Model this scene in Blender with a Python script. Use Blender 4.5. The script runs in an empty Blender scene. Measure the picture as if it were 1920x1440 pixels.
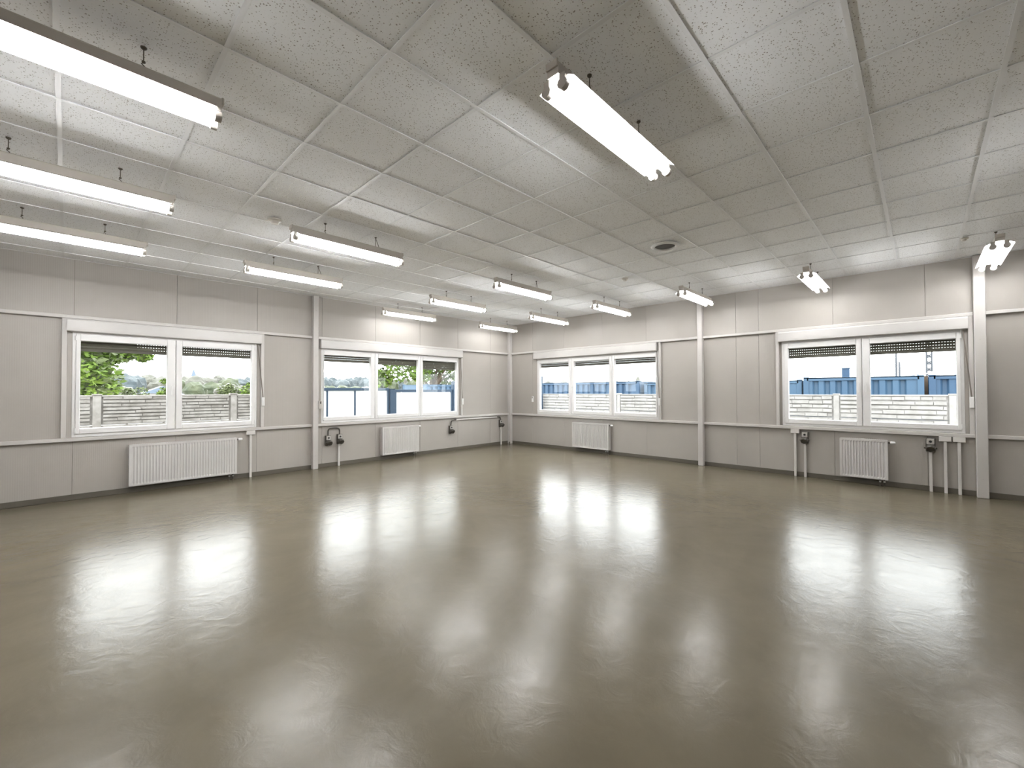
import bpy, math, random
from mathutils import Matrix, Vector

random.seed(7)
sc = bpy.context.scene
COL = sc.collection

# ------------------------------------------------------------------ camera
CAM = Vector((-8.3197, -8.3623, 1.44))
YAW, PITCH, ROLL, FPX, PPX = 0.7472, 0.0158, -0.0036, 799.5069, 28.6414
fwd = Vector((math.cos(YAW) * math.cos(PITCH), math.sin(YAW) * math.cos(PITCH), math.sin(PITCH)))
rgt = Vector((math.sin(YAW), -math.cos(YAW), 0))
upv = rgt.cross(fwd)
r2 = rgt * math.cos(ROLL) + upv * math.sin(ROLL)
u2 = upv * math.cos(ROLL) - rgt * math.sin(ROLL)
cam_data = bpy.data.cameras.new('camera')
cam = bpy.data.objects.new('camera', cam_data)
COL.objects.link(cam)
cam.matrix_world = Matrix(((r2.x, u2.x, -fwd.x, CAM.x), (r2.y, u2.y, -fwd.y, CAM.y), (r2.z, u2.z, -fwd.z, CAM.z), (0, 0, 0, 1)))
cam_data.sensor_width = 36.0
cam_data.sensor_fit = 'HORIZONTAL'
cam_data.lens = FPX / 1920 * 36
cam_data.shift_x = -PPX / 1920
cam_data.clip_start = 0.02
cam_data.clip_end = 2000
sc.camera = cam

# ------------------------------------------------------------------ world (bright overcast sky), exposure
SKY = 5.0
TUBE, TUBE_MID, TUBE_LOW = 42.0, 30.0, 17.0
world = bpy.data.worlds.new('overcast_sky')
sc.world = world
world.use_nodes = True
bg = world.node_tree.nodes['Background']
bg.inputs[0].default_value = (0.965, 0.985, 1.0, 1)
bg.inputs[1].default_value = SKY
vs = sc.view_settings
vs.view_transform = 'Standard'
vs.look = 'None'
vs.exposure = 0.82
vs.gamma = 1.0
vs.use_curve_mapping = False
cy = sc.cycles
cy.use_denoising = True
cy.max_bounces = 14
cy.diffuse_bounces = 12
cy.glossy_bounces = 4
cy.transparent_max_bounces = 12
cy.caustics_reflective = False
cy.caustics_refractive = False
cy.sample_clamp_indirect = 30.0


# ------------------------------------------------------------------ materials
def new_mat(name):
    m = bpy.data.materials.new(name)
    m.use_nodes = True
    nt = m.node_tree
    b = nt.nodes['Principled BSDF']
    return m, nt, b


def N(nt, typ, **kw):
    n = nt.nodes.new(typ)
    for k, v in kw.items():
        setattr(n, k, v)
    return n


def coords(nt, scale=(1, 1, 1), kind='Object', jitter=False):
    tc = N(nt, 'ShaderNodeTexCoord')
    mp = N(nt, 'ShaderNodeMapping')
    mp.inputs['Scale'].default_value = scale
    nt.links.new(tc.outputs[kind], mp.inputs['Vector'])
    if jitter:
        oi = N(nt, 'ShaderNodeObjectInfo')
        mu = N(nt, 'ShaderNodeMath', operation='MULTIPLY')
        mu.inputs[1].default_value = 37.0
        nt.links.new(oi.outputs['Random'], mu.inputs[0])
        cb = N(nt, 'ShaderNodeCombineXYZ')
        nt.links.new(mu.outputs[0], cb.inputs[0])
        nt.links.new(mu.outputs[0], cb.inputs[1])
        nt.links.new(cb.outputs[0], mp.inputs['Location'])
    return mp.outputs['Vector']


def mottled(name, c1, c2, scale=4.0, rough=0.5, spec=0.5, bump=0.0, bscale=40.0, stretch=(1, 1, 1), detail=5.0, jitter=False, metallic=0.0):
    m, nt, b = new_mat(name)
    v = coords(nt, stretch, jitter=jitter)
    nz = N(nt, 'ShaderNodeTexNoise')
    nz.inputs['Scale'].default_value = scale
    nz.inputs['Detail'].default_value = detail
    nt.links.new(v, nz.inputs['Vector'])
    cr = N(nt, 'ShaderNodeValToRGB')
    cr.color_ramp.elements[0].position = 0.32
    cr.color_ramp.elements[1].position = 0.68
    cr.color_ramp.elements[0].color = (*c1, 1)
    cr.color_ramp.elements[1].color = (*c2, 1)
    nt.links.new(nz.outputs['Fac'], cr.inputs['Fac'])
    nt.links.new(cr.outputs['Color'], b.inputs['Base Color'])
    b.inputs['Roughness'].default_value = rough
    b.inputs['Specular IOR Level'].default_value = spec
    b.inputs['Metallic'].default_value = metallic
    if bump > 0:
        n2 = N(nt, 'ShaderNodeTexNoise')
        n2.inputs['Scale'].default_value = bscale
        n2.inputs['Detail'].default_value = 3.0
        nt.links.new(v, n2.inputs['Vector'])
        bp = N(nt, 'ShaderNodeBump')
        bp.inputs['Strength'].default_value = bump
        bp.inputs['Distance'].default_value = 0.01
        nt.links.new(n2.outputs['Fac'], bp.inputs['Height'])
        nt.links.new(bp.outputs['Normal'], b.inputs['Normal'])
    return m


def flat(name, c, rough=0.5, spec=0.4, metallic=0.0):
    d = 0.94
    return mottled(name, tuple(x * d for x in c), c, scale=3.0, rough=rough, spec=spec, metallic=metallic, detail=2.0)


def panel_mat():
    m, nt, b = new_mat('painted_sandwich_panel')
    v = coords(nt)
    nz = N(nt, 'ShaderNodeTexNoise')
    nz.inputs['Scale'].default_value = 1.3
    nz.inputs['Detail'].default_value = 4.0
    nt.links.new(v, nz.inputs['Vector'])
    cr = N(nt, 'ShaderNodeValToRGB')
    cr.color_ramp.elements[0].position = 0.3
    cr.color_ramp.elements[1].position = 0.7
    cr.color_ramp.elements[0].color = (0.345, 0.323, 0.294, 1)
    cr.color_ramp.elements[1].color = (0.370, 0.347, 0.317, 1)
    nt.links.new(nz.outputs['Fac'], cr.inputs['Fac'])
    nt.links.new(cr.outputs['Color'], b.inputs['Base Color'])
    b.inputs['Roughness'].default_value = 0.5
    b.inputs['Specular IOR Level'].default_value = 0.35
    wv = N(nt, 'ShaderNodeTexWave', wave_type='BANDS', bands_direction='X', wave_profile='SIN')
    wv.inputs['Scale'].default_value = 16.0
    wv.inputs['Distortion'].default_value = 0.0
    nt.links.new(v, wv.inputs['Vector'])
    bp = N(nt, 'ShaderNodeBump')
    bp.inputs['Strength'].default_value = 0.08
    bp.inputs['Distance'].default_value = 0.004
    nt.links.new(wv.outputs['Fac'], bp.inputs['Height'])
    nt.links.new(bp.outputs['Normal'], b.inputs['Normal'])
    return m


def tile_mat():
    m, nt, b = new_mat('mineral_fibre_tile')
    v = coords(nt, jitter=True)
    vo = N(nt, 'ShaderNodeTexVoronoi')
    vo.inputs['Scale'].default_value = 95.0
    vo.inputs['Randomness'].default_value = 1.0
    nz = N(nt, 'ShaderNodeTexNoise')
    nz.inputs['Scale'].default_value = 60.0
    nz.inputs['Detail'].default_value = 2.0
    mixv = N(nt, 'ShaderNodeMix', data_type='VECTOR')
    mixv.inputs['Factor'].default_value = 0.012
    nt.links.new(v, nz.inputs['Vector'])
    nt.links.new(v, mixv.inputs[4])
    nt.links.new(nz.outputs['Color'], mixv.inputs[5])
    nt.links.new(mixv.outputs[1], vo.inputs['Vector'])
    # only some cells carry a pinhole, of uneven size
    sep = N(nt, 'ShaderNodeSeparateColor')
    nt.links.new(vo.outputs['Color'], sep.inputs[0])
    th = N(nt, 'ShaderNodeMath', operation='MULTIPLY')
    th.inputs[1].default_value = 0.42
    nt.links.new(sep.outputs[0], th.inputs[0])
    sub = N(nt, 'ShaderNodeMath', operation='SUBTRACT')
    nt.links.new(th.outputs[0], sub.inputs[0])
    nt.links.new(vo.outputs['Distance'], sub.inputs[1])
    ramp = N(nt, 'ShaderNodeMapRange')
    ramp.inputs['From Min'].default_value = 0.0
    ramp.inputs['From Max'].default_value = 0.12
    nt.links.new(sub.outputs[0], ramp.inputs['Value'])
    mc = N(nt, 'ShaderNodeMix', data_type='RGBA')
    mc.inputs[6].default_value = (0.905, 0.918, 0.935, 1)
    mc.inputs[7].default_value = (0.38, 0.36, 0.335, 1)
    nt.links.new(ramp.outputs['Result'], mc.inputs['Factor'])
    nt.links.new(mc.outputs[2], b.inputs['Base Color'])
    b.inputs['Roughness'].default_value = 0.95
    b.inputs['Specular IOR Level'].default_value = 0.1
    bp = N(nt, 'ShaderNodeBump', invert=True)
    bp.inputs['Strength'].default_value = 0.5
    bp.inputs['Distance'].default_value = 0.003
    nt.links.new(ramp.outputs['Result'], bp.inputs['Height'])
    nt.links.new(bp.outputs['Normal'], b.inputs['Normal'])
    return m


def floor_mat():
    m, nt, b = new_mat('polished_screed')
    v = coords(nt)
    n1 = N(nt, 'ShaderNodeTexNoise')
    n1.inputs['Scale'].default_value = 1.1
    n1.inputs['Detail'].default_value = 8.0
    n1.inputs['Roughness'].default_value = 0.62
    n1.inputs['Distortion'].default_value = 0.6
    nt.links.new(v, n1.inputs['Vector'])
    cr = N(nt, 'ShaderNodeValToRGB')
    cr.color_ramp.elements[0].position = 0.3
    cr.color_ramp.elements[1].position = 0.72
    cr.color_ramp.elements[0].color = (0.106, 0.089, 0.059, 1)
    cr.color_ramp.elements[1].color = (0.136, 0.116, 0.080, 1)
    nt.links.new(n1.outputs['Fac'], cr.inputs['Fac'])
    nt.links.new(cr.outputs['Color'], b.inputs['Base Color'])
    n2 = N(nt, 'ShaderNodeTexNoise')
    n2.inputs['Scale'].default_value = 3.5
    n2.inputs['Detail'].default_value = 6.0
    nt.links.new(v, n2.inputs['Vector'])
    mr = N(nt, 'ShaderNodeMapRange')
    mr.inputs['To Min'].default_value = 0.175
    mr.inputs['To Max'].default_value = 0.275
    nt.links.new(n2.outputs['Fac'], mr.inputs['Value'])
    nt.links.new(mr.outputs['Result'], b.inputs['Roughness'])
    b.inputs['IOR'].default_value = 1.34
    b.inputs['Specular IOR Level'].default_value = 0.5
    n3 = N(nt, 'ShaderNodeTexNoise')
    n3.inputs['Scale'].default_value = 7.0
    n3.inputs['Detail'].default_value = 7.0
    n3.inputs['Roughness'].default_value = 0.6
    n3.inputs['Distortion'].default_value = 1.2
    nt.links.new(v, n3.inputs['Vector'])
    bp = N(nt, 'ShaderNodeBump')
    bp.inputs['Strength'].default_value = 0.10
    bp.inputs['Distance'].default_value = 0.02
    nt.links.new(n3.outputs['Fac'], bp.inputs['Height'])
    nt.links.new(bp.outputs['Normal'], b.inputs['Normal'])
    return m


def glass_mat():
    m, nt, b = new_mat('window_glass')
    nt.nodes.remove(b)
    out = nt.nodes['Material Output']
    tr = N(nt, 'ShaderNodeBsdfTransparent')
    tr.inputs[0].default_value = (0.97, 0.985, 0.98, 1)
    gl = N(nt, 'ShaderNodeBsdfGlossy')
    gl.inputs['Roughness'].default_value = 0.02
    # Schlick reflectance, the same from both sides of the pane
    lw = N(nt, 'ShaderNodeLayerWeight')
    lw.inputs['Blend'].default_value = 0.5
    pw = N(nt, 'ShaderNodeMath', operation='POWER')
    pw.inputs[1].default_value = 5.0
    nt.links.new(lw.outputs['Facing'], pw.inputs[0])
    ma = N(nt, 'ShaderNodeMath', operation='MULTIPLY_ADD')
    ma.inputs[1].default_value = 0.96
    ma.inputs[2].default_value = 0.02
    nt.links.new(pw.outputs[0], ma.inputs[0])
    mx = N(nt, 'ShaderNodeMixShader')
    nt.links.new(ma.outputs[0], mx.inputs[0])
    nt.links.new(tr.outputs[0], mx.inputs[1])
    nt.links.new(gl.outputs[0], mx.inputs[2])
    nt.links.new(mx.outputs[0], out.inputs[0])
    return m


def emit_mat(name, c, s):
    m, nt, b = new_mat(name)
    b.inputs['Base Color'].default_value = (0.9, 0.9, 0.9, 1)
    b.inputs['Emission Color'].default_value = (*c, 1)
    b.inputs['Emission Strength'].default_value = s
    return m


def leaf_mat(name, c1, c2):
    m = mottled(name, c1, c2, scale=0.9, rough=0.6, spec=0.3)
    nt = m.node_tree
    b = nt.nodes['Principled BSDF']
    b.inputs['Transmission Weight'].default_value = 0.0
    return m


M = dict(
    panel=panel_mat(), tile=tile_mat(), floor=floor_mat(), glass=glass_mat(),
    core=flat('panel_core', (0.20, 0.18, 0.16), 0.8),
    bar=flat('ceiling_bar_enamel', (0.86, 0.868, 0.88), 0.5),
    slab=flat('ceiling_void', (0.25, 0.24, 0.22), 0.9),
    trim=flat('painted_steel', (0.50, 0.482, 0.46), 0.42),
    column=flat('painted_column', (0.48, 0.462, 0.44), 0.42),
    base=flat('dark_baseboard', (0.105, 0.095, 0.075), 0.45),
    pvc=flat('white_pvc', (0.70, 0.695, 0.685), 0.3),
    boxpvc=flat('shutter_box_pvc', (0.52, 0.507, 0.49), 0.35),
    gasket=flat('window_gasket', (0.05, 0.05, 0.05), 0.6),
    slat=flat('brown_shutter_slat', (0.105, 0.092, 0.072), 0.5),
    strap=flat('grey_strap', (0.16, 0.14, 0.12), 0.8),
    rad=flat('radiator_enamel', (0.55, 0.537, 0.52), 0.32),
    dark=flat('dark_plastic', (0.062, 0.056, 0.046), 0.5),
    grey=flat('grey_plastic', (0.42, 0.40, 0.37), 0.45),
    black=flat('black_hole', (0.02, 0.02, 0.02), 0.6),
    conduit=flat('white_conduit', (0.58, 0.56, 0.535), 0.4),
    lamp=flat('lamp_enamel', (0.50, 0.465, 0.42), 0.5),
    wing=flat('lamp_wing_enamel', (0.80, 0.79, 0.775), 0.5),
    holder=flat('lamp_holder', (0.48, 0.45, 0.41), 0.5),
    rod=flat('dark_wire', (0.10, 0.085, 0.065), 0.5, metallic=0.3),
    tube=emit_mat('fluorescent_tube', (0.985, 0.99, 1.0), TUBE),
    tube_mid=emit_mat('dimmed_fluorescent_tube', (0.985, 0.99, 1.0), TUBE_MID),
    tube_low=emit_mat('dimmest_fluorescent_tube', (0.985, 0.99, 1.0), TUBE_LOW),
    metal=flat('zinc_metal', (0.55, 0.55, 0.54), 0.35, metallic=0.8),
    detector=flat('detector_plastic', (0.62, 0.585, 0.53), 0.4),
    concrete=mottled('fence_concrete', (0.235, 0.225, 0.215), (0.31, 0.30, 0.29), 6.0, 0.9, 0.2, 0.4, 30.0, jitter=True),
    concrete_d=mottled('weathered_fence_concrete', (0.20, 0.185, 0.17), (0.31, 0.295, 0.28), 7.0, 0.9, 0.2, 0.4, 30.0, jitter=True),
    blue=mottled('container_blue', (0.018, 0.045, 0.088), (0.026, 0.060, 0.108), 1.5, 0.5, 0.4, stretch=(1, 1, 0.4)),
    blue2=mottled('container_faded_blue', (0.028, 0.062, 0.108), (0.038, 0.078, 0.128), 1.5, 0.5, 0.4, stretch=(1, 1, 0.4)),
    gateblue=flat('gate_blue', (0.015, 0.034, 0.062), 0.5),
    sheet=mottled('white_sheet', (0.60, 0.61, 0.62), (0.68, 0.69, 0.70), 9.0, 0.5, 0.3),
    ground=mottled('pale_bounce_yard', (0.40, 0.39, 0.37), (0.50, 0.49, 0.47), 2.0, 0.95, 0.1),  # paleness chosen so the unseen yard bounces daylight up indoors
    leaf=leaf_mat('bright_leaves', (0.045, 0.085, 0.010), (0.115, 0.175, 0.020)),
    leaf2=leaf_mat('dull_leaves', (0.04, 0.055, 0.022), (0.09, 0.11, 0.04)),
    far1=leaf_mat('far_green', (0.030, 0.040, 0.020), (0.060, 0.068, 0.036)),
    far2=leaf_mat('far_grey_green', (0.060, 0.060, 0.048), (0.100, 0.098, 0.082)),  # far crowns greyed, the haze of distance is in their colour
    far3=leaf_mat('far_blue_green', (0.038, 0.050, 0.056), (0.068, 0.080, 0.084)),
    bark=mottled('bark', (0.07, 0.055, 0.04), (0.14, 0.11, 0.085), 8.0, 0.9, 0.1, 0.4, 20.0),
    roof=flat('slate_blue_roof', (0.075, 0.10, 0.135), 0.6),
    plaster=flat('house_plaster', (0.22, 0.21, 0.195), 0.8),
    outer=flat('outer_wall', (0.42, 0.41, 0.39), 0.7),
    dsteel=flat('dark_mast_steel', (0.035, 0.04, 0.05), 0.6),
    gap_brown=flat('gap_backing_brown', (0.055, 0.036, 0.022), 0.8),
    brick=flat('far_stone', (0.30, 0.26, 0.23), 0.8),
)


# ------------------------------------------------------------------ mesh helpers
class MB:
    def __init__(s):
        s.v = []
        s.f = []

    def add(s, vs_, fs):
        o = len(s.v)
        s.v += [tuple(p) for p in vs_]
        s.f += [tuple(i + o for i in f) for f in fs]
        return s

    def box(s, x0, x1, y0, y1, z0, z1, c=0.0):
        if c <= 0:
            return s.add([(x0, y0, z0), (x1, y0, z0), (x1, y1, z0), (x0, y1, z0), (x0, y0, z1), (x1, y0, z1), (x1, y1, z1), (x0, y1, z1)],
                         [(0, 3, 2, 1), (4, 5, 6, 7), (0, 1, 5, 4), (1, 2, 6, 5), (2, 3, 7, 6), (3, 0, 4, 7)])
        # chamfered box: 24 corner verts
        X, Y, Z = (x0, x1), (y0, y1), (z0, z1)
        idx, vv = {}, []
        for i in (0, 1):
            for j in (0, 1):
                for k in (0, 1):
                    sx, sy, sz = (c if i == 0 else -c), (c if j == 0 else -c), (c if k == 0 else -c)
                    for a, p in (('x', (X[i], Y[j] + sy, Z[k] + sz)), ('y', (X[i] + sx, Y[j], Z[k] + sz)), ('z', (X[i] + sx, Y[j] + sy, Z[k]))):
                        idx[(i, j, k, a)] = len(vv)
                        vv.append(p)
        g = lambda *q: [idx[t] for t in q]
        F = []
        for i in (0, 1):
            F.append(g((i, 0, 0, 'x'), (i, 1, 0, 'x'), (i, 1, 1, 'x'), (i, 0, 1, 'x')))
            F.append(g((0, i, 0, 'y'), (1, i, 0, 'y'), (1, i, 1, 'y'), (0, i, 1, 'y')))
            F.append(g((0, 0, i, 'z'), (1, 0, i, 'z'), (1, 1, i, 'z'), (0, 1, i, 'z')))
        for a in (0, 1):
            for b_ in (0, 1):
                F.append(g((a, b_, 0, 'x'), (a, b_, 1, 'x'), (a, b_, 1, 'y'), (a, b_, 0, 'y')))
                F.append(g((a, 0, b_, 'x'), (a, 1, b_, 'x'), (a, 1, b_, 'z'), (a, 0, b_, 'z')))
                F.append(g((0, a, b_, 'y'), (1, a, b_, 'y'), (1, a, b_, 'z'), (0, a, b_, 'z')))
                for d in (0, 1):
                    F.append(g((a, b_, d, 'x'), (a, b_, d, 'y'), (a, b_, d, 'z')))
        cen = Vector(((x0 + x1) / 2, (y0 + y1) / 2, (z0 + z1) / 2))
        F2 = []
        for f in F:
            p = [Vector(vv[i]) for i in f]
            n = (p[1] - p[0]).cross(p[2] - p[0])
            m_ = sum(p, Vector()) / len(p) - cen
            F2.append(f if n.dot(m_) > 0 else f[::-1])
        return s.add(vv, F2)

    def extrude(s, prof, axis, a0, a1, closed=True):
        """prof: list of 2D points; axis 'x': prof=(y,z); 'y': prof=(x,z); 'z': prof=(x,y)"""
        def P(p, a):
            return {'x': (a, p[0], p[1]), 'y': (p[0], a, p[1]), 'z': (p[0], p[1], a)}[axis]
        n = len(prof)
        vv = [P(p, a0) for p in prof] + [P(p, a1) for p in prof]
        fs = [(i, (i + 1) % n, n + (i + 1) % n, n + i) for i in range(n if closed else n - 1)]
        if closed:
            fs += [tuple(range(n))[::-1], tuple(range(n, 2 * n))]
        return s.add(vv, fs)

    def tube(s, pts, r, n=8, cap=True):
        pts = [Vector(p) for p in pts]
        rings = []
        up = None
        for i, p in enumerate(pts):
            d = (pts[min(i + 1, len(pts) - 1)] - pts[max(i - 1, 0)]).normalized()
            if up is None:
                up = Vector((0, 0, 1)) if abs(d.z) < 0.9 else Vector((1, 0, 0))
            a = d.cross(up).normalized()
            b_ = a.cross(d).normalized()
            up = b_
            rr = r[i] if isinstance(r, (list, tuple)) else r
            rings.append([p + a * (rr * math.cos(2 * math.pi * k / n)) + b_ * (rr * math.sin(2 * math.pi * k / n)) for k in range(n)])
        vv = [q for ring in rings for q in ring]
        fs = []
        for i in range(len(pts) - 1):
            for k in range(n):
                k2 = (k + 1) % n
                fs.append((i * n + k, (i + 1) * n + k, (i + 1) * n + k2, i * n + k2))
        if cap:
            fs += [tuple(range(n)), tuple(range((len(pts) - 1) * n, len(pts) * n))[::-1]]
        return s.add(vv, fs)

    def lathe(s, prof, c=(0, 0, 0), n=24):
        """prof: (r, z) list"""
        vv, fs = [], []
        for r, z in prof:
            for k in range(n):
                t = 2 * math.pi * k / n
                vv.append((c[0] + r * math.cos(t), c[1] + r * math.sin(t), c[2] + z))
        for i in range(len(prof) - 1):
            for k in range(n):
                k2 = (k + 1) % n
                fs.append((i * n + k, i * n + k2, (i + 1) * n + k2, (i + 1) * n + k))
        return s.add(vv, fs)

    def mesh(s, name, mat, smooth=False):
        me = bpy.data.meshes.new(name)
        me.from_pydata(s.v, [], s.f)
        me.materials.append(mat)
        if smooth:
            me.polygons.foreach_set('use_smooth', [True] * len(me.polygons))
            try:
                me.set_sharp_from_angle(angle=math.radians(40))
            except Exception:
                pass
        me.update()
        return me

    def build(s, name, mat, parent=None, smooth=False, loc=(0, 0, 0), rz=0.0):
        return link(name, s.mesh(name, mat, smooth), parent, loc, rz)


def link(name, me, parent=None, loc=(0, 0, 0), rz=0.0):
    o = bpy.data.objects.new(name, me)
    COL.objects.link(o)
    o.location = loc
    o.rotation_euler = (0, 0, rz)
    o.parent = parent
    return o


def tag(o, label=None, cat=None, group=None, kind=None):
    if label:
        o['label'] = label
    if cat:
        o['category'] = cat
    if group:
        o['group'] = group
    if kind:
        o['kind'] = kind
    return o


def thing(name, label, cat, loc=(0, 0, 0), rz=0.0, group=None):
    return tag(link(name, None, None, loc, rz), label, cat, group)


def structure(name, loc=(0, 0, 0), rz=0.0, mb=None, mat=None, label=None):
    o = link(name, mb.mesh(name, mat) if mb else None, None, loc, rz)
    o['kind'] = 'structure'
    if label:
        o['label'] = label
    return o


RR = -math.pi / 2        # right wall frame: local x runs away from the corner, local y points outdoors
XMIN, YMIN, CEIL = -10.2, -10.5, 3.23

# ------------------------------------------------------------------ windows: measured openings on the walls
# (side, x0, x1, panes, joints)  heights are common
GZ0, GZ1 = 0.950, 2.138
FZ0, FZ1 = 0.836, 2.275
WIN = [
    dict(side='L', x0=-8.276, x1=-6.115, panes=[(-8.202, -7.297), (-7.118, -6.197)], joints=[-7.195], box=(-8.326, -6.062)),
    dict(side='L', x0=-5.045, x1=-1.785, panes=[(-5.000, -4.066), (-3.904, -2.939), (-2.812, -1.857)], joints=[-3.974, -2.883], box=(-5.075, -1.712)),
    dict(side='R', x0=1.015, x1=4.365, panes=[(1.112, 2.044), (2.205, 3.187), (3.325, 4.305)], joints=[2.12, 3.262], box=(0.955, 4.345)),
    dict(side='R', x0=6.605, x1=8.785, panes=[(6.70, 7.615), (7.782, 8.712)], joints=[7.685], box=(6.568, 8.822)),
]


def cut_boxes(x0, x1, z0, z1, y0, y1, holes, mb):
    """fill the rectangle with boxes, leaving the holes open"""
    hs = [h for h in holes if h[1] > x0 + 1e-6 and h[0] < x1 - 1e-6]
    xs = sorted({x0, x1, *[min(max(h[k], x0), x1) for h in hs for k in (0, 1)]})
    for a, b_ in zip(xs[:-1], xs[1:]):
        mid = (a + b_) / 2
        hit = [h for h in hs if h[0] < mid < h[1]]
        if hit:
            h = hit[0]
            mb.box(a, b_, y0, y1, z0, h[2])
            mb.box(a, b_, y0, y1, h[3], z1)
        else:
            mb.box(a, b_, y0, y1, z0, z1)
    return mb


def make_wall(name, rz, x0, x1, seams, wins):
    holes = [(w['x0'], w['x1'], FZ0, FZ1) for w in wins]
    wl = structure(name, rz=rz, mb=cut_boxes(x0 - 0.1, x1 + 0.1, -0.05, CEIL + 0.3, 0.022, 0.12, holes, MB()), mat=M['core'])
    outer = cut_boxes(x0 - 0.14, x1 + 0.14, -0.73, CEIL + 0.4, 0.1201, 0.14, holes, MB())
    outer.build('outer_skin', M['outer'], wl)
    ss = [x0] + [s for s in seams if x0 < s < x1] + [x1]
    for a, b_ in zip(ss[:-1], ss[1:]):
        mb = MB()
        cut_boxes(a + 0.002, b_ - 0.002, 0.0, CEIL + 0.03, 0.0, 0.022, holes, mb)
        # folded lips along both long edges
        p = mb.build('wall_panel', M['panel'], wl)
    return wl


make_wall('wall_left', 0.0, XMIN, 0.0, [-9.34, -8.263, -7.185, -6.108, -5.03, -3.95, -2.875, -1.80, -0.72], WIN[:2])
make_wall('wall_right', RR, 0.0, -YMIN, [0.847, 1.90, 2.995, 4.087, 5.167, 5.87, 6.247, 7.327, 8.407, 9.487], WIN[2:])
# the two walls behind the photographer
mb = MB().box(XMIN - 0.12, XMIN, YMIN - 0.12, 0.0, -0.05, CEIL + 0.3)
structure('wall_back', mb=mb, mat=M['panel'])
mb = MB().box(XMIN, 0.0, YMIN - 0.12, YMIN, -0.05, CEIL + 0.3)
structure('wall_near', mb=mb, mat=M['panel'])

# floor
mb = MB().box(XMIN - 0.1, 0.1, YMIN - 0.1, 0.1, -0.12, 0.0)
structure('floor', mb=mb, mat=M['floor'])

# ------------------------------------------------------------------ ceiling: slab, lay-in tiles, exposed bars
mb = MB().box(XMIN - 0.12, 0.12, YMIN - 0.12, 0.12, CEIL + 0.10, CEIL + 0.2)
ceil = structure('ceiling', mb=mb, mat=M['slab'])
T = 0.6
gx = [-7.1714 + T * i for i in range(-6, 13)]
gx = [x for x in gx if XMIN < x < -0.05]
gy = [-6.32 + T * j for j in range(-8, 12)]
gy = [y for y in gy if YMIN < y < -0.05]
ex, ey = [XMIN] + gx + [0.0], [YMIN] + gy + [0.0]
cache = {}
rest = MB()
for a, b_ in zip(ex[:-1], ex[1:]):
    for c, d in zip(ey[:-1], ey[1:]):
        w, h = round(b_ - a, 4), round(d - c, 4)
        if w < 0.05 or h < 0.05:
            continue
        cx_, cy_ = (a + b_) / 2, (c + d) / 2
        ahead = (cx_ - CAM.x) * fwd.x + (cy_ - CAM.y) * fwd.y
        if ahead < 0.5:      # overhead of and behind the photographer
            rest.box(a + .002, b_ - .002, c + .002, d - .002, CEIL + 0.006, CEIL + 0.024)
            continue
        if (w, h) not in cache:
            cache[(w, h)] = MB().box(-w / 2 + .002, w / 2 - .002, -h / 2 + .002, h / 2 - .002, 0, 0.018).mesh('ceiling_tile', M['tile'])
        link('ceiling_tile', cache[(w, h)], ceil, (cx_, cy_, CEIL + 0.006 + random.uniform(0, 0.0015)))
tag(rest.build('ceiling_tile_field', M['tile'], ceil), kind='stuff')
bw = 0.012
for x in gx:
    mb = MB().box(x - bw, x + bw, YMIN, 0, CEIL, CEIL + 0.003)
    mb.box(x - 0.0015, x + 0.0015, YMIN, 0, CEIL + 0.003, CEIL + 0.035)
    mb.build('cross_tee', M['bar'], ceil)
for y in gy:
    mb = MB().box(XMIN, 0, y - bw, y + bw, CEIL - 0.0012, CEIL + 0.0022)
    mb.box(XMIN, 0, y - 0.0015, y + 0.0015, CEIL + 0.003, CEIL + 0.038)
    mb.build('main_runner', M['bar'], ceil)
# edge angle along both visible walls
mb = MB().box(XMIN, 0, -0.022, 0.0, CEIL - 0.002, CEIL + 0.001)
mb.build('edge_angle', M['bar'], ceil)
mb = MB().box(-0.022, 0, YMIN, -0.022, CEIL - 0.002, CEIL + 0.001)
mb.build('edge_angle', M['bar'], ceil)

# ------------------------------------------------------------------ baseboards and rails
mb = MB().box(XMIN, -0.1, -0.012, 0.0, 0.0, 0.075, 0.003)
structure('baseboard_left', mb=mb, mat=M['base'])
mb = MB().box(0.1, -YMIN, -0.012, 0.0, 0.0, 0.075, 0.003)
structure('baseboard_right', rz=RR, mb=mb, mat=M['base'])

COLS = [('L', -5.225, -5.130), ('R', 5.198, 5.290), ('R', 8.878, 8.990)]


def rail(name, rz, x0, x1, z0, z1):
    # angle profile: upright leg on the wall and a lip towards the room
    prof = [(0, z0), (-0.045, z0), (-0.05, z0 + 0.005), (-0.05, z1 - 0.005), (-0.045, z1), (0, z1)]
    structure(name, rz=rz, mb=MB().extrude(prof, 'x', x0, x1), mat=M['trim'])


n = 0
for rz, spans in ((0.0, [(XMIN, -5.227), (-5.128, -0.1)]), (RR, [(0.1, 5.196), (5.292, 8.876), (8.992, -YMIN)])):
    for (a, b_) in spans:
        for z0, z1 in ((0.784, 0.832), (2.428, 2.474)):
            n += 1
            rail('trim_%d' % n, rz, a, b_, z0, z1)

# ------------------------------------------------------------------ columns
LBL = {0: 'white steel column between the left wall\'s two windows', 1: 'white steel column between the right wall\'s two windows',
       2: 'white steel column beside the rightmost window, near the right edge'}


def column(i, side, x0, x1):
    t = thing('steel_column', LBL[i], 'column', ((x0 + x1) / 2, 0, 0) if side == 'L' else (0, -(x0 + x1) / 2, 0), 0.0 if side == 'L' else RR, 'steel wall columns')
    w = (x1 - x0) / 2
    d = 0.10
    m_ = MB().box(-w, w, -d, -0.001, 0.0, CEIL - 0.003, 0.006)
    m_.build('shaft', M['column'], t)
    m_ = MB()
    for z in (0.25, 1.25, 2.1, 2.95):
        m_.tube([(0, -d - 0.004, z), (0, -d + 0.002, z)], 0.006, 8)
    m_.build('screw_heads', M['grey'], t)


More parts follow.
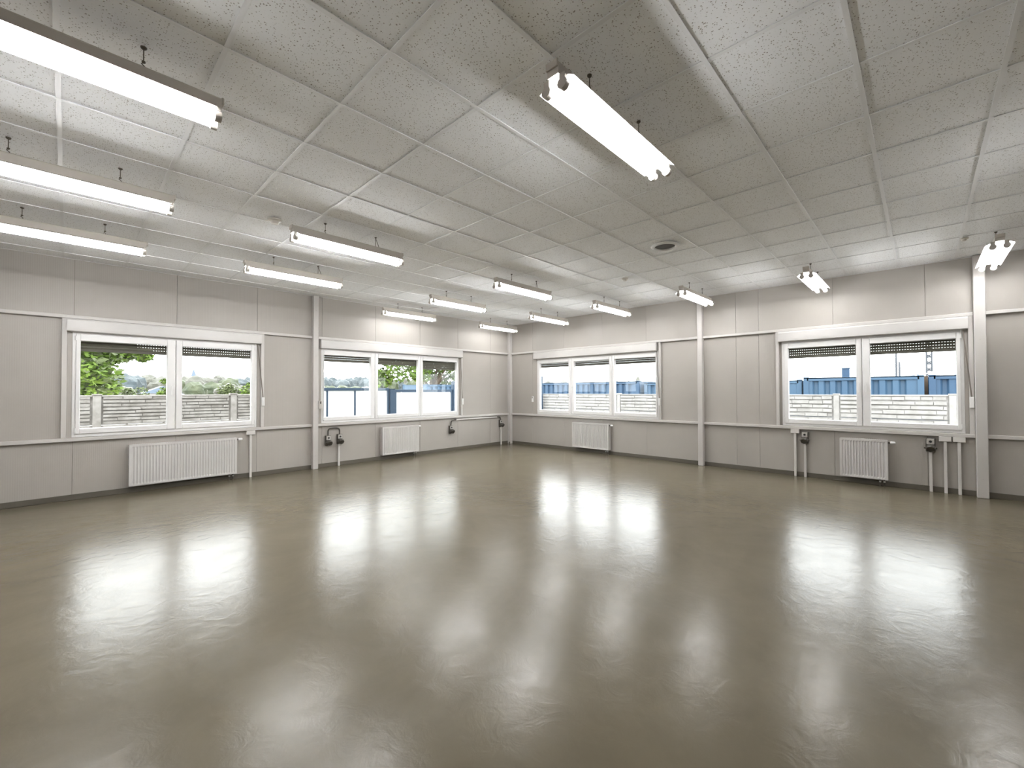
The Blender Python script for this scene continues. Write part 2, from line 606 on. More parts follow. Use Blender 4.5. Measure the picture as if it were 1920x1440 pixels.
for i, c in enumerate(COLS):
    column(i, *c)
t = thing('steel_column', 'white steel column in the far corner of the room', 'column', (0, 0, 0), 0, 'steel wall columns')
MB().box(-0.10, -0.001, -0.10, -0.001, 0, CEIL - 0.003, 0.006).build('shaft', M['column'], t)
MB().box(-0.104, -0.1, -0.1, -0.06, 0.0, 0.05).build('foot_clip', M['base'], t)


# ------------------------------------------------------------------ windows
def frame_mb(x0, x1, z0, z1, l, r, b_, t_, y0, y1, c=0.004):
    m_ = MB()
    m_.box(x0, x0 + l, y0, y1, z0, z1, c)
    m_.box(x1 - r, x1, y0, y1, z0, z1, c)
    m_.box(x0 + l - .001, x1 - r + .001, y0 + .0005, y1, z0, z0 + b_, c)
    m_.box(x0 + l - .001, x1 - r + .001, y0 + .0005, y1, z1 - t_, z1, c)
    return m_


def make_window(i, w, posts, handles):
    rz = 0.0 if w['side'] == 'L' else RR
    xc = (w['x0'] + w['x1']) / 2
    root = structure('window_%d' % (i + 1), ((xc, 0, FZ0) if w['side'] == 'L' else (0, -xc, FZ0)), rz)
    X = lambda x: x - xc
    Zz = lambda z: z - FZ0
    frame_mb(X(w['x0']), X(w['x1']), 0, Zz(FZ1), 0.035, 0.035, 0.045, 0.05, -0.008, 0.07).build('window_frame', M['pvc'], root)
    for jx in w['joints']:
        MB().box(X(jx) - 0.022, X(jx) + 0.022, 0.0005, 0.066, 0.04, Zz(FZ1) - 0.04).build('mullion', M['pvc'], root)
    edges = [w['x0'] + 0.033] + w['joints'] + [w['x1'] - 0.033]
    for k, (p0, p1) in enumerate(w['panes']):
        s0 = edges[k] + (0.004 if k else 0)
        s1 = edges[k + 1] - (0.004 if k < len(w['panes']) - 1 else 0)
        z0, z1 = FZ0 + 0.042, FZ1 - 0.047
        sash = frame_mb(X(s0), X(s1), Zz(z0), Zz(z1), p0 - s0, s1 - p1, GZ0 - z0, z1 - GZ1, -0.026, 0.055, 0.006).build('sash', M['pvc'], root)
        g = 0.005
        frame_mb(X(p0 - .001), X(p1 + .001), Zz(GZ0 - .001), Zz(GZ1 + .001), g, g, g, g, 0.008, 0.03, 0).build('gasket', M['pvc'], sash)
        MB().box(X(p0), X(p1), 0.018, 0.024, Zz(GZ0), Zz(GZ1)).build('pane', M['glass'], sash)
        if k in handles:
            for hx in handles[k]:
                hz = 1.52
                m_ = MB()
                m_.box(X(hx) - 0.013, X(hx) + 0.013, -0.036, -0.0255, Zz(hz) - 0.035, Zz(hz) + 0.035, 0.003)
                m_.tube([(X(hx), -0.034, Zz(hz)), (X(hx), -0.066, Zz(hz))], 0.008, 8)
                m_.box(X(hx) - 0.010, X(hx) + 0.010, -0.078, -0.062, Zz(hz) - 0.125, Zz(hz) + 0.012, 0.004)
                tag(m_.build('handle', M['pvc'], sash), 'white lever handle on the window sash')
    for (a, b_) in posts:
        MB().box(X(a), X(b_), -0.045, -0.0005, Zz(0.833), Zz(2.427), 0.003).build('side_post', M['trim'], root)
    # corner covers of the hinges
    m_ = MB()
    for hx in (w['x0'] + 0.03, w['x1'] - 0.03):
        m_.tube([(X(hx), -0.03, Zz(0.90)), (X(hx), -0.03, Zz(0.96))], 0.008, 8)
        m_.tube([(X(hx), -0.03, Zz(2.14)), (X(hx), -0.03, Zz(2.20))], 0.008, 8)
    m_.build('hinge', M['pvc'], root)


make_window(0, WIN[0], [(-8.373, -8.324), (-6.060, -6.011)], {0: [-7.245], 1: []})
make_window(1, WIN[1], [(-1.728, -1.682)], {2: [-2.850]})
make_window(2, WIN[2], [(4.385, 4.428)], {1: [2.165]})
make_window(3, WIN[3], [(6.520, 6.566), (8.826, 8.876)], {0: [7.650], 1: [7.735]})


# ------------------------------------------------------------------ roller shutters
def make_shutter(i, w, label, bottoms, strap_x, winder_z, lean):
    rz = 0.0 if w['side'] == 'L' else RR
    b0, b1 = w['box']
    xc = (b0 + b1) / 2
    t = thing('roller_shutter', label, 'shutter', (xc, 0, 2.256) if w['side'] == 'L' else (0, -xc, 2.256), rz, 'roller shutters over the windows')
    X = lambda x: x - xc
    hh = 2.424 - 2.256
    prof = [(-0.002, 0.0), (-0.075, 0.0), (-0.085, 0.01), (-0.085, hh - 0.02), (-0.07, hh), (-0.002, hh)]
    bx = MB().extrude(prof, 'x', X(b0), X(b1)).build('shutter_box', M['boxpvc'], t)
    MB().box(X(b0 + 0.02), X(b1 - 0.02), -0.0872, -0.0845, 0.030, 0.034).build('cover_seam', M['trim'], bx)
    for q in (X(b0) - 0.003, X(b1)):
        MB().box(q, q + 0.003, -0.086, -0.001, -0.001, hh + .001).build('end_cap', M['trim'], bx)
    # one curtain of slats hangs outside the glass in front of each group of sashes
    for (x0, x1, zb) in bottoms:
        z = 2.30
        k = 0
        zs = []
        while z > zb + 0.02:
            zs.append(z)
            z -= 0.040
        zs = [zb + 0.004 + 0.040 * q for q in range(len(zs))]
        me = None
        for z in zs:
            if me is None:
                L2 = (x1 - x0) / 2
                pr = [(0.080, 0.0), (0.083, -0.0), (0.092, 0.010), (0.094, 0.0185), (0.092, 0.027), (0.083, 0.037), (0.080, 0.037), (0.086, 0.0185)]
                mb_ = MB().extrude(pr, 'x', -L2, L2)
                me = mb_.mesh('shutter_slat', M['slat'])
                # ventilation slot bridges between two slats
                br = MB()
                q = -L2 + 0.01
                while q < L2 - 0.02:
                    br.box(q, q + 0.018, 0.082, 0.085, 0.0365, 0.0405)
                    q += 0.030
                brm = br.mesh('slot_bridge', M['slat'])
            s_ = link('shutter_slat', me, t, (X((x0 + x1) / 2), 0, z - 2.256))
            link('slot_bridge', brm, s_)
        MB().box(X(x0), X(x1), 0.078, 0.094, zb - 2.256 - 0.012, zb - 2.256 + 0.004, 0.002).build('bottom_bar', M['slat'], t)
    if strap_x is not None:
        zt, zl = 2.25, winder_z + 0.05
        m_ = MB()
        xa, xb = X(strap_x - lean), X(strap_x)
        m_.add([(xa - .007, -0.055, zt - 2.256), (xa + .007, -0.055, zt - 2.256), (xb + .007, -0.062, zl - 2.256), (xb - .007, -0.062, zl - 2.256),
                (xa - .007, -0.0535, zt - 2.256), (xa + .007, -0.0535, zt - 2.256), (xb + .007, -0.0605, zl - 2.256), (xb - .007, -0.0605, zl - 2.256)],
               [(0, 1, 2, 3), (7, 6, 5, 4), (0, 3, 7, 4), (1, 5, 6, 2), (0, 4, 5, 1), (3, 2, 6, 7)])
        tag(m_.build('strap', M['strap'], t), 'dark pull strap')
        w_ = MB()
        prof = [(X(strap_x) - 0.019, winder_z - 0.075), (X(strap_x) + 0.019, winder_z - 0.075), (X(strap_x) + 0.019, winder_z + 0.075), (X(strap_x) - 0.019, winder_z + 0.075)]
        w_.box(X(strap_x) - 0.022, X(strap_x) + 0.022, -0.075, -0.046, winder_z - 0.075 - 2.256, winder_z + 0.075 - 2.256, 0.006)
        tag(w_.build('strap_winder', M['pvc'], t), 'white strap winder')
    return t


make_shutter(0, WIN[0], 'roller shutter above the leftmost window, slats partly lowered outside', [(-8.255, -6.135, 2.015)], -6.030, 1.27, 0.085)
make_shutter(1, WIN[1], 'roller shutter above the three-pane window left of the corner', [(-5.02, -3.99, 2.03), (-3.96, -2.90, 2.02), (-2.87, -1.80, 1.96)], -1.70, 1.18, 0.05)
make_shutter(2, WIN[2], 'roller shutter above the three-pane window right of the corner', [(1.03, 2.11, 2.045), (2.13, 3.25, 2.04), (3.27, 4.35, 2.035)], 4.40, 1.20, 0.05)
make_shutter(3, WIN[3], 'roller shutter above the rightmost window, dotted slats partly lowered', [(6.62, 8.77, 1.985)], 8.850, 1.26, 0.075)
# small winder boxes of the auxiliary curtains beside the three-pane windows
for (side, x, z, lb) in (('L', -5.105, 1.19, 'small grey strap winder on the column left of a three-pane window'),
                         ('R', 0.86, 1.22, 'small white strap winder on the wall near the far corner')):
    t = thing('strap_winder', lb, 'strap winder', (x, 0, z) if side == 'L' else (0, -x, z), 0 if side == 'L' else RR)
    y0 = -0.13 if side == 'L' else -0.03
    MB().box(-0.028, 0.028, y0, y0 + 0.03, -0.075, 0.075, 0.006).build('housing', M['pvc'] if side == 'R' else M['grey'], t)
    MB().box(-0.010, 0.010, y0 - 0.002, y0 + 0.001, 0.02, 0.065).build('strap_slot', M['dark'], t)


# ------------------------------------------------------------------ radiators
def radiator(side, x0, x1, label, pitch=0.0345):
    xc = (x0 + x1) / 2
    t = thing('panel_radiator', label, 'radiator', (xc, 0, 0.105) if side == 'L' else (0, -xc, 0.105), 0 if side == 'L' else RR, 'panel radiators below the windows')
    L2, H = (x1 - x0) / 2, 0.585
    yb, yf = -0.035, -0.125
    # fluted front sheet
    n_ = max(4, round((2 * L2 - 0.05) / pitch))
    st = (2 * L2 - 0.05) / n_
    z0, z1 = 0.03, H - 0.035
    m_ = MB()
    vv, ff = [], []
    xs, ys = [-L2], [yf]
    for k in range(n_):
        a = -L2 + 0.025 + k * st
        xs += [a + 0.003, a + st * 0.30, a + st * 0.62, a + st * 0.92]
        ys += [yf, yf + 0.011, yf + 0.011, yf]
    xs.append(L2)
    ys.append(yf)
    rows = [(0.0, 0), (z0 - 0.012, 0), (z0 + 0.01, 1), (z1 - 0.01, 1), (z1 + 0.012, 0), (H, 0)]
    for z, on in rows:
        for a, b_ in zip(xs, ys):
            vv.append((a, b_ if on else yf, z))
    nx = len(xs)
    for r in range(len(rows) - 1):
        for k in range(nx - 1):
            ff.append((r * nx + k, r * nx + k + 1, (r + 1) * nx + k + 1, (r + 1) * nx + k))
    m_.add(vv, ff)
    m_.box(-L2, L2, yf + 0.012, yf + 0.022, 0.0, H)
    m_.build('front_panel', M['rad'], t)
    MB().box(-L2 + .004, L2 - .004, yb - 0.012, yb, 0.0, H, 0.003).build('rear_panel', M['rad'], t)
    for q in (-L2, L2 - 0.002):
        MB().box(q, q + 0.002, yf + 0.0005, yb, 0.004, H - 0.002).build('side_cover', M['rad'], t)
    g = MB().box(-L2, L2, yf, yb, H - 0.004, H - 0.002)
    q = -L2 + 0.02
    while q < L2 - 0.03:
        g.box(q, q + 0.006, yf + 0.012, yb - 0.006, H - 0.002, H + 0.003)
        q += 0.024
    g.build('top_grille', M['rad'], t)
    v_ = MB().tube([(L2, -0.08, H - 0.035), (L2 + 0.028, -0.08, H - 0.035)], 0.014, 10).build('valve_body', M['dark'], t)
    k_ = MB()
    k_.tube([(L2 + 0.026, -0.08, H - 0.035), (L2 + 0.036, -0.08, H - 0.035), (L2 + 0.075, -0.08, H - 0.033), (L2 + 0.085, -0.08, H - 0.033)], [0.016, 0.022, 0.019, 0.010], 12)
    tag(k_.build('thermostat_knob', M['pvc'], v_, True), 'white thermostat knob')
    for q in (L2 - 0.045, L2 - 0.095):
        m_ = MB().tube([(q, -0.08, 0.0), (q, -0.08, -0.105)], 0.009, 8)
        pp = m_.build('feed_pipe', M['dark'], t)
        MB().box(q - 0.013, q + 0.013, -0.093, -0.067, -0.045, -0.018, 0.004).build('lock_valve', M['metal'], pp)
    for q in (-L2 + 0.12, L2 - 0.16):
        MB().box(q - 0.015, q + 0.015, yb, -0.0225, 0.03, H - 0.06).build('wall_bracket', M['rad'], t)


radiator('L', -7.714, -6.420, 'wide white panel radiator below the leftmost window')
radiator('L', -3.855, -2.990, 'white panel radiator below the three-pane window left of the corner')
radiator('R', 2.220, 3.226, 'white panel radiator below the three-pane window right of the corner')
radiator('R', 7.404, 7.978, 'narrow white panel radiator below the rightmost window')


# ------------------------------------------------------------------ conduits and sockets
def conduit(side, x, label, z1=0.74, box=True):
    t = thing('cable_conduit', label, 'conduit', (x, 0, 0) if side == 'L' else (0, -x, 0), 0 if side == 'L' else RR, 'white cable conduits on the walls')
    MB().box(-0.0165, 0.0165, -0.046, -0.0125, 0.0, z1, 0.003).build('duct', M['conduit'], t)
    if box:
        MB().box(-0.062, 0.062, -0.055, -0.0005, 0.715, 0.783, 0.004).build('junction_box', M['conduit'], t)


def socket(side, x, z, label):
    t = thing('power_socket', label, 'socket', (x, 0, z) if side == 'L' else (0, -x, z), 0 if side == 'L' else RR, 'dark industrial power sockets')
    MB().box(-0.050, 0.050, -0.050, -0.0005, -0.095, 0.095, 0.006).build('back_box', M['dark'], t)
    pl = MB().box(-0.040, 0.040, -0.064, -0.049, 0.010, 0.088, 0.004).build('face_plate', M['grey'], t)
    MB().tube([(0, -0.068, 0.050), (0, -0.060, 0.050)], 0.017, 14).build('socket_hole', M['black'], pl)
    f_ = MB()
    f_.tube([(0, -0.130, -0.052), (0, -0.120, -0.045), (0, -0.048, -0.035)], [0.046, 0.054, 0.052], 8)
    f_.box(-0.068, 0.068, -0.080, -0.062, -0.052, -0.030, 0.004)
    f_.build('flap_cover', M['dark'], t)
    return t


def loop(name, label, side, pts, r=0.013):
    base = pts[0]
    t = MB()
    # smooth the polyline
    P_ = [Vector(p) for p in pts]
    for _ in range(2):
        q = [P_[0]]
        for a, b_ in zip(P_[:-1], P_[1:]):
            q += [a.lerp(b_, 0.25), a.lerp(b_, 0.75)]
        q.append(P_[-1])
        P_ = q
    t.tube(P_, r, 8)
    return tag(t.build(name, M['dark'], None, True, rz=0 if side == 'L' else RR), label, 'cable')


conduit('L', -6.205, 'thin white conduit with box top, right of the widest radiator')
conduit('L', -4.720, 'short white conduit under the looped black socket pair', 0.42, False)
conduit('L', -0.372, 'short white conduit below the socket nearest the far corner', 0.50, False)
conduit('R', 6.790, 'leftmost box-topped white conduit below the rightmost window')
conduit('R', 6.930, 'short white conduit under the dark socket left of the narrow radiator', 0.56, False)
conduit('R', 8.436, 'short white conduit under the dark socket right of the narrow radiator', 0.56, False)
conduit('R', 8.585, 'box-topped white conduit beside the socket right of the narrow radiator')
conduit('R', 8.722, 'box-topped white conduit nearest the column by the rightmost window')
socket('L', -4.925, 0.505, 'dark socket beside the white column, left one of the looped pair')
socket('L', -4.705, 0.515, 'dark socket on a short conduit, right one of the looped pair')
socket('L', -2.035, 0.515, 'dark socket right of the radiator, hanging below the window edge')
socket('L', -0.385, 0.565, 'dark socket on a short conduit nearest the far corner')
socket('R', 6.930, 0.650, 'dark socket on a short conduit left of the narrow radiator')
socket('R', 8.436, 0.655, 'dark socket on a short conduit right of the narrow radiator')
loop('socket_cable', 'black cable arching between the two sockets by the left column', 'L',
     [(-4.925, -0.03, 0.598), (-4.925, -0.03, 0.70), (-4.89, -0.03, 0.735), (-4.74, -0.03, 0.735), (-4.705, -0.03, 0.70), (-4.705, -0.03, 0.608)])
loop('socket_cable', 'black cable bending down to the socket right of the radiator', 'L',
     [(-1.86, -0.03, 0.745), (-1.93, -0.03, 0.745), (-2.02, -0.03, 0.72), (-2.035, -0.03, 0.608)])
loop('socket_cable', 'black cable bending down to the socket nearest the far corner', 'L',
     [(-0.54, -0.03, 0.745), (-0.46, -0.03, 0.745), (-0.395, -0.03, 0.73), (-0.385, -0.03, 0.658)])
tag(MB().box(-1.88, -0.52, -0.042, -0.0005, 0.728, 0.762, 0.003).build('cable_trunking', M['conduit']), 'thin horizontal white trunking below the rail near the far corner', 'trunking')


# ------------------------------------------------------------------ fluorescent lamps
LAMP_TOP = 3.115


def make_lamp():
    t = link('fluorescent_lamp', None)
    hl = 0.615
    zt = 0.0
    # spine channel with a folded lid
    pr = [(-0.036, -0.070), (-0.036, -0.010), (-0.028, 0.0), (0.028, 0.0), (0.036, -0.010), (0.036, -0.070)]
    ch = MB().extrude(pr, 'x', -hl, hl).build('channel', M['lamp'], t)
    for q in (-hl - 0.012, hl):
        MB().box(q, q + 0.012, -0.038, 0.038, -0.036, 0.002, 0.002).build('end_cap', M['lamp'], ch)
    # winged reflector, one folded sheet with thickness
    for sy in (-1, 1):
        # sloping steel wing, enamelled white inside
        pr = [(sy * 0.036, -0.0705), (sy * 0.080, -0.082), (sy * 0.114, -0.1025)]
        ou = MB().extrude(pr, 'x', -hl + 0.03, hl - 0.03, closed=False).build('reflector_wing', M['lamp'], t)
        pi_ = [(sy * 0.036, -0.0720), (sy * 0.0793, -0.0833), (sy * 0.1133, -0.1038)]
        w_ = MB().extrude(pi_, 'x', -hl + 0.03, hl - 0.03, closed=False)
        w_.extrude([(sy * 0.1133, -0.1038), (sy * 0.114, -0.1025)], 'x', -hl + 0.03, hl - 0.03, closed=False)
        w_.build('white_lining', M['wing'], ou)
    MB().box(-hl + 0.03, hl - 0.03, -0.0365, 0.0365, -0.073, -0.0705).build('reflector_spine', M['wing'], t)
    for y in (-0.052, 0.052):
        MB().tube([(-hl + 0.035, 0, 0), (hl - 0.035, 0, 0)], 0.0165, 12).build('tube', M['tube'], t, True, (0, y, -0.128))
        for sx in (-1, 1):
            m_ = MB()
            m_.tube([(sx * (hl - 0.036), y, -0.125), (sx * (hl - 0.006), y, -0.125)], [0.029, 0.029], 16)
            m_.box(min(sx * (hl - 0.03), sx * (hl - 0.01)), max(sx * (hl - 0.03), sx * (hl - 0.01)), y - 0.018, y + 0.018, -0.10, -0.070)
            m_.build('lamp_holder', M['holder'], t, True)
    return t


def copy_tree(o, parent=None):
    c = o.copy()
    COL.objects.link(c)
    c.parent = parent
    for ch in list(o.children):
        copy_tree(ch, c)
    return c


def hanger(t, x, forked):
    h = CEIL - LAMP_TOP
    m_ = MB()
    if forked:
        m_.tube([(x, 0, h - 0.012), (x - 0.004, 0.0, 0.0)], 0.003, 6)
        m_.tube([(x, 0, h - 0.012), (x + 0.045, 0.0, 0.0)], 0.003, 6)
    else:
        m_.tube([(x, 0, h - 0.012), (x, 0, 0.03)], 0.0028, 6)
        # s-hook at the lower end
        m_.tube([(x, 0, 0.035), (x - 0.008, 0, 0.026), (x + 0.006, 0, 0.014), (x, 0, 0.0)], 0.0032, 6)
        m_.lathe([(0.0, 0.030), (0.008, 0.034), (0.008, 0.042), (0.0, 0.046)], (x, 0, 0), 8)
    r_ = m_.build('suspension_wire', M['rod'], t)
    MB().lathe([(0.0, h), (0.014, h), (0.013, h - 0.007), (0.006, h - 0.013), (0.0, h - 0.014)], (x, 0, 0), 10).build('ceiling_hook', M['rod'], r_)


LAMPS = [
    (-8.350, -5.42, 0, 'nearest of the three fluorescent lamps cut by the left edge, highest in view'),
    (-8.330, -3.68, 0, 'middle of the three fluorescent lamps cut by the left edge'),
    (-8.345, -2.00, 0, 'lowest of the three fluorescent lamps cut by the left edge'),
    (-6.180, -3.72, 1, 'fluorescent lamp hanging just right of the round smoke detector'),
    (-6.180, -2.05, 1, 'fluorescent lamp hanging above the column between the left windows'),
    (-6.035, -7.00, 0, 'large twin-tube fluorescent lamp alone in the upper middle of the ceiling'),
    (-3.410, -3.76, 1, 'fluorescent lamp highest of the cluster over the far corner'),
    (-3.430, -2.13, 0, 'fluorescent lamp between the highest and leftmost ones of the far cluster'),
    (-3.450, -0.52, 0, 'fluorescent lamp low against the left wall, leftmost of the far cluster'),
    (-0.950, -0.57, 0, 'fluorescent lamp deepest in the far corner, lowest of all'),
    (-1.030, -2.29, 0, 'fluorescent lamp next right of the one deepest in the far corner'),
    (-1.070, -3.92, 0, 'fluorescent lamp in front of the three-pane window\'s wall, right of the corner'),
    (-1.010, -5.54, 0, 'fluorescent lamp at the top of the right wall\'s middle column'),
    (-0.870, -7.22, 0, 'fluorescent lamp seen end-on, above the rightmost window'),
    (-0.860, -9.00, 0, 'fluorescent lamp seen end-on at the right edge, beside the column top'),
    # added unseen lamp past the right edge, brightening the ceiling there
    (-3.600, -9.45, 0, 'unseen fluorescent lamp added beyond the right edge to light the ceiling'),
]
proto = make_lamp()
for k, (x, y, fork, lb) in enumerate(LAMPS):
    o = proto if k == 0 else copy_tree(bare)
    if k == 0:
        bare = copy_tree(proto)          # keep a clean copy without hangers
        tm = [c for c in proto.children if c.name.split('.')[0] == 'tube']
        # both tubes get one mesh centred on its own axis
        tube_meshes = {}
        for key in ('tube_mid', 'tube_low'):
            tube_meshes[key] = tm[0].data.copy()
            tube_meshes[key].materials[0] = M[key]
    o.location = (x, y, LAMP_TOP)
    tag(o, lb, 'lamp', 'suspended twin-tube fluorescent lamps')
    # tubes dimmed where walls or floor came out too bright: the two against the left wall are the dimmest
    mt = 'tube_low' if y > -1 else 'tube_mid' if x > -1.5 or y < -9.3 else 'tube'
    for ch in o.children:
        if ch.name.split('.')[0] == 'tube' and mt != 'tube':
            ch.data = tube_meshes[mt]
    hanger(o, -0.285, False)
    hanger(o, 0.285, bool(fork))


def drop(o):
    for c in list(o.children):
        drop(c)
    bpy.data.objects.remove(o)


drop(bare)

# ------------------------------------------------------------------ ceiling devices
for (x, y, s, lb) in ((-6.87, -3.45, 1.0, 'round beige smoke detector above the left lamps'),
                      (-2.27, -4.90, 0.8, 'small smoke detector over the room\'s far middle'),
                      (-1.10, -8.75, 0.6, 'tiny detector beside the end-on lamp at the right edge')):
    t = thing('smoke_detector', lb, 'smoke detector', (x, y, CEIL), 0, 'ceiling smoke detectors')
    MB().lathe([(0.0, -0.0002), (0.062 * s, -0.0002), (0.066 * s, -0.008 * s), (0.060 * s, -0.018 * s), (0.040 * s, -0.024 * s)], n=24).build('base', M['detector'], t, True)
    MB().lathe([(0.040 * s, -0.022 * s), (0.036 * s, -0.040 * s), (0.030 * s, -0.050 * s), (0.0, -0.053 * s)], n=24).build('sensor_head', M['detector'], t, True)
t = thing('ceiling_vent', 'round dark ventilation valve with white rim in the ceiling', 'vent', (-3.31, -6.05, CEIL))
MB().lathe([(0.125, -0.001), (0.162, -0.001), (0.166, -0.008), (0.155, -0.022), (0.132, -0.026), (0.120, -0.014), (0.120, 0.004)], n=32).build('rim', M['pvc'], t, True)
MB().lathe([(0.122, -0.004), (0.10, -0.010), (0.06, -0.012), (0.0, -0.012)], n=32).build('valve_disc', M['dark'], t, True)

# ------------------------------------------------------------------ outdoors
GZ = -0.73
mb = MB().box(-400, 500, -300, 500, GZ - 0.5, GZ)
structure('ground', mb=mb, mat=M['ground'], label='unseen yard ground, made pale to bounce daylight onto the ceiling')


def ledge_panel(L, H, row, seed, mat):
    rnd = random.Random(seed)
    m_ = MB().box(-L / 2, L / 2, -0.02, 0.02, 0, H - 0.006)
    z = 0.012
    while z < H - row * 0.6:
        x = -L / 2 + 0.03
        while x < L / 2 - 0.05:
            w = rnd.uniform(0.18, 0.55)
            w = min(w, L / 2 - 0.03 - x)
            hgt = row * rnd.uniform(0.55, 0.80)
            d = rnd.uniform(0.014, 0.045)
            dz = rnd.uniform(0, row * 0.1)
            m_.box(x, x + w - 0.008, -0.02 - d, -0.019, z + dz, z + dz + hgt)
            x += w
        z += row
    return m_.mesh('fence_panel', mat)


def fence(label, loc, rz, bay, n_, top, row, mat, tail=0.0):
    """local x along the fence, local -y faces the room"""
    t = thing('concrete_fence', label, 'fence', loc, rz)
    H = 0.52
    ms = [ledge_panel(bay - 0.10, H, row, s, mat) for s in range(3)]
    post = MB().box(-0.055, 0.055, -0.06, 0.06, 0, top - GZ + 0.02, 0.008)
    post.box(-0.065, 0.065, -0.07, 0.07, top - GZ + 0.02, top - GZ + 0.045)
    pm = post.mesh('fence_post', mat)
    for k in range(n_ + 1):
        link('fence_post', pm, t, (k * bay, 0, 0))
    for k in range(n_):
        for j in range(4):
            link('fence_panel', ms[(k + j) % 3], t, ((k + .5) * bay, 0, top - GZ - H * (4 - j)))
        link('fence_cap', MB().box(-bay / 2 + .05, bay / 2 - .05, -0.05, 0.05, 0, 0.03, 0.006).mesh('fence_cap', mat), t, ((k + .5) * bay, 0, top - GZ - 0.01))
    if tail:
        x0 = n_ * bay
        mt = ledge_panel(tail - 0.10, H, row, 9, mat)
        link('fence_post', pm, t, (x0 + tail, 0, 0))
        for j in range(4):
            link('fence_panel', mt, t, (x0 + tail / 2, 0, top - GZ - H * (4 - j)))
        link('fence_cap', MB().box(-tail / 2 + .05, tail / 2 - .05, -0.05, 0.05, 0, 0.03, 0.006).mesh('fence_cap', mat), t, (x0 + tail / 2, 0, top - GZ - 0.01))
    return t


fence('weathered grey concrete fence outside the leftmost window', (-12.11, 2.6, GZ), 0, 2.08, 3, 1.365, 0.065, M['concrete_d'], 1.30)
fence('pale concrete ledge-stone fence outside the right wall\'s windows', (4.3, 3.085, GZ), RR, 1.985, 8, 1.30, 0.102, M['concrete'])


# blue steel gate with white sheets
def gate(label, x0, x1, y, top, bars, loc_z=GZ):
    t = thing('sheet_gate', label, 'gate', ((x0 + x1) / 2, y, loc_z))
    L2, H = (x1 - x0) / 2, top - loc_z
    fr = MB()
    fr.box(-L2, L2, -0.03, 0.03, H - 0.075, H, 0.004)
    fr.box(-L2, L2, -0.03, 0.03, 0.08, 0.15, 0.004)
    fr.box(-L2, -L2 + 0.05, -0.03, 0.03, 0.15, H - 0.075)
    fr.box(L2 - 0.05, L2, -0.03, 0.03, 0.15, H - 0.075)
    fr.build('gate_frame', M['gateblue'], t)
    xs = [-L2 + 0.05] + [b_ - (x0 + x1) / 2 for b_ in bars] + [L2 - 0.05]
    for b_ in bars:
        q = b_ - (x0 + x1) / 2
        MB().box(q - 0.02, q + 0.02, -0.02, 0.02, 0.15, H - 0.075).build('gate_bar', M['gateblue'], t)
    for a, b_ in zip(xs[:-1], xs[1:]):
        MB().box(a + 0.02, b_ - 0.02, 0.0, 0.006, 0.15, H - 0.08).build('white_sheet', M['sheet'], t)


gate('blue-framed white sheet gate leaf behind the left pane left of the corner', -4.48, -1.97, 3.0, 1.535, [-3.72, -2.98, -2.545])
gate('blue-framed white sheet gate leaf right of the thick blue post', -1.79, 0.30, 3.0, 1.49, [-0.96])
gate('blue-framed white sheet panel closing the yard towards the corner fence', 0.46, 4.16, 3.0, 1.49, [1.6, 2.9])
for k, (x, y, w, top, lb) in enumerate(((-1.88, 3.0, 0.075, 1.50, 'thick blue gate post between the two white gate leaves'),
                                        (0.38, 3.0, 0.07, 1.75, 'tall blue gate post at the right edge of the gate'),
                                        (4.1, 2.42, 0.05, 1.98, 'thin tall blue post at the end of the pale fence'))):
    t = thing('gate_post', lb, 'post', (x, y, GZ))
    MB().box(-w, w, -w, w, 0, top - GZ, 0.006).build('shaft', M['gateblue'], t)
    MB().box(-w - .008, w + .008, -w - .008, w + .008, top - GZ, top - GZ + 0.012).build('post_cap', M['gateblue'], t)


# shipping containers
def container(label, loc, rz, L, mat, H=2.59, W=2.44, door=False):
    """local x along the long side, local y=0 is the side facing the room, ground at z=0"""
    t = thing('shipping_container', label, 'container', loc, rz, 'blue shipping containers in the yard')
    def corr(a0, a1, depth_sign, flip):
        xs, ys = [a0], [0.0]
        p = 0.31
        n_ = int((a1 - a0 - 0.2) / p)
        q = (a1 - a0 - n_ * p) / 2 + a0
        for k in range(n_):
            b0 = q + k * p
            xs += [b0, b0 + 0.045, b0 + 0.135, b0 + 0.18]
            ys += [0.0, 0.075, 0.075, 0.0]
        xs.append(a1)
        ys.append(0.0)
        return xs, ys
    xs, ys = corr(0.12, L - 0.12, 1, False)
    m_ = MB()
    n_ = len(xs)
    vv = [(a, 0.03 + b_, 0.15) for a, b_ in zip(xs, ys)] + [(a, 0.03 + b_, H - 0.13) for a, b_ in zip(xs, ys)]
    m_.add(vv, [(k, k + 1, n_ + k + 1, n_ + k) for k in range(n_ - 1)])
    m_.build('corrugated_side', mat, t)
    m_ = MB()
    m_.box(0, L, W - 0.05, W, 0.15, H - 0.05)
    m_.build('far_side', mat, t)
    for q in (0.02, L - 0.06):
        MB().box(q, q + 0.04, 0.05, W - 0.05, 0.15, H - 0.05).build('end_wall', mat, t)
    MB().box(0.0, L, 0.0, W, H - 0.055, H - 0.03).build('roof', mat, t)
    MB().box(0.1, L - 0.1, 0.0, 0.08, H - 0.13, H - 0.02, 0.006).build('top_rail', mat, t)
    MB().box(0.1, L - 0.1, 0.0, 0.08, 0.02, 0.16, 0.006).build('bottom_rail', mat, t)
    for q in (0.0, L - 0.15):
        for r_ in (0.0, W - 0.15):
            MB().box(q, q + 0.15, r_, r_ + 0.15, 0.0, H, 0.008).build('corner_post', mat, t)
    return t


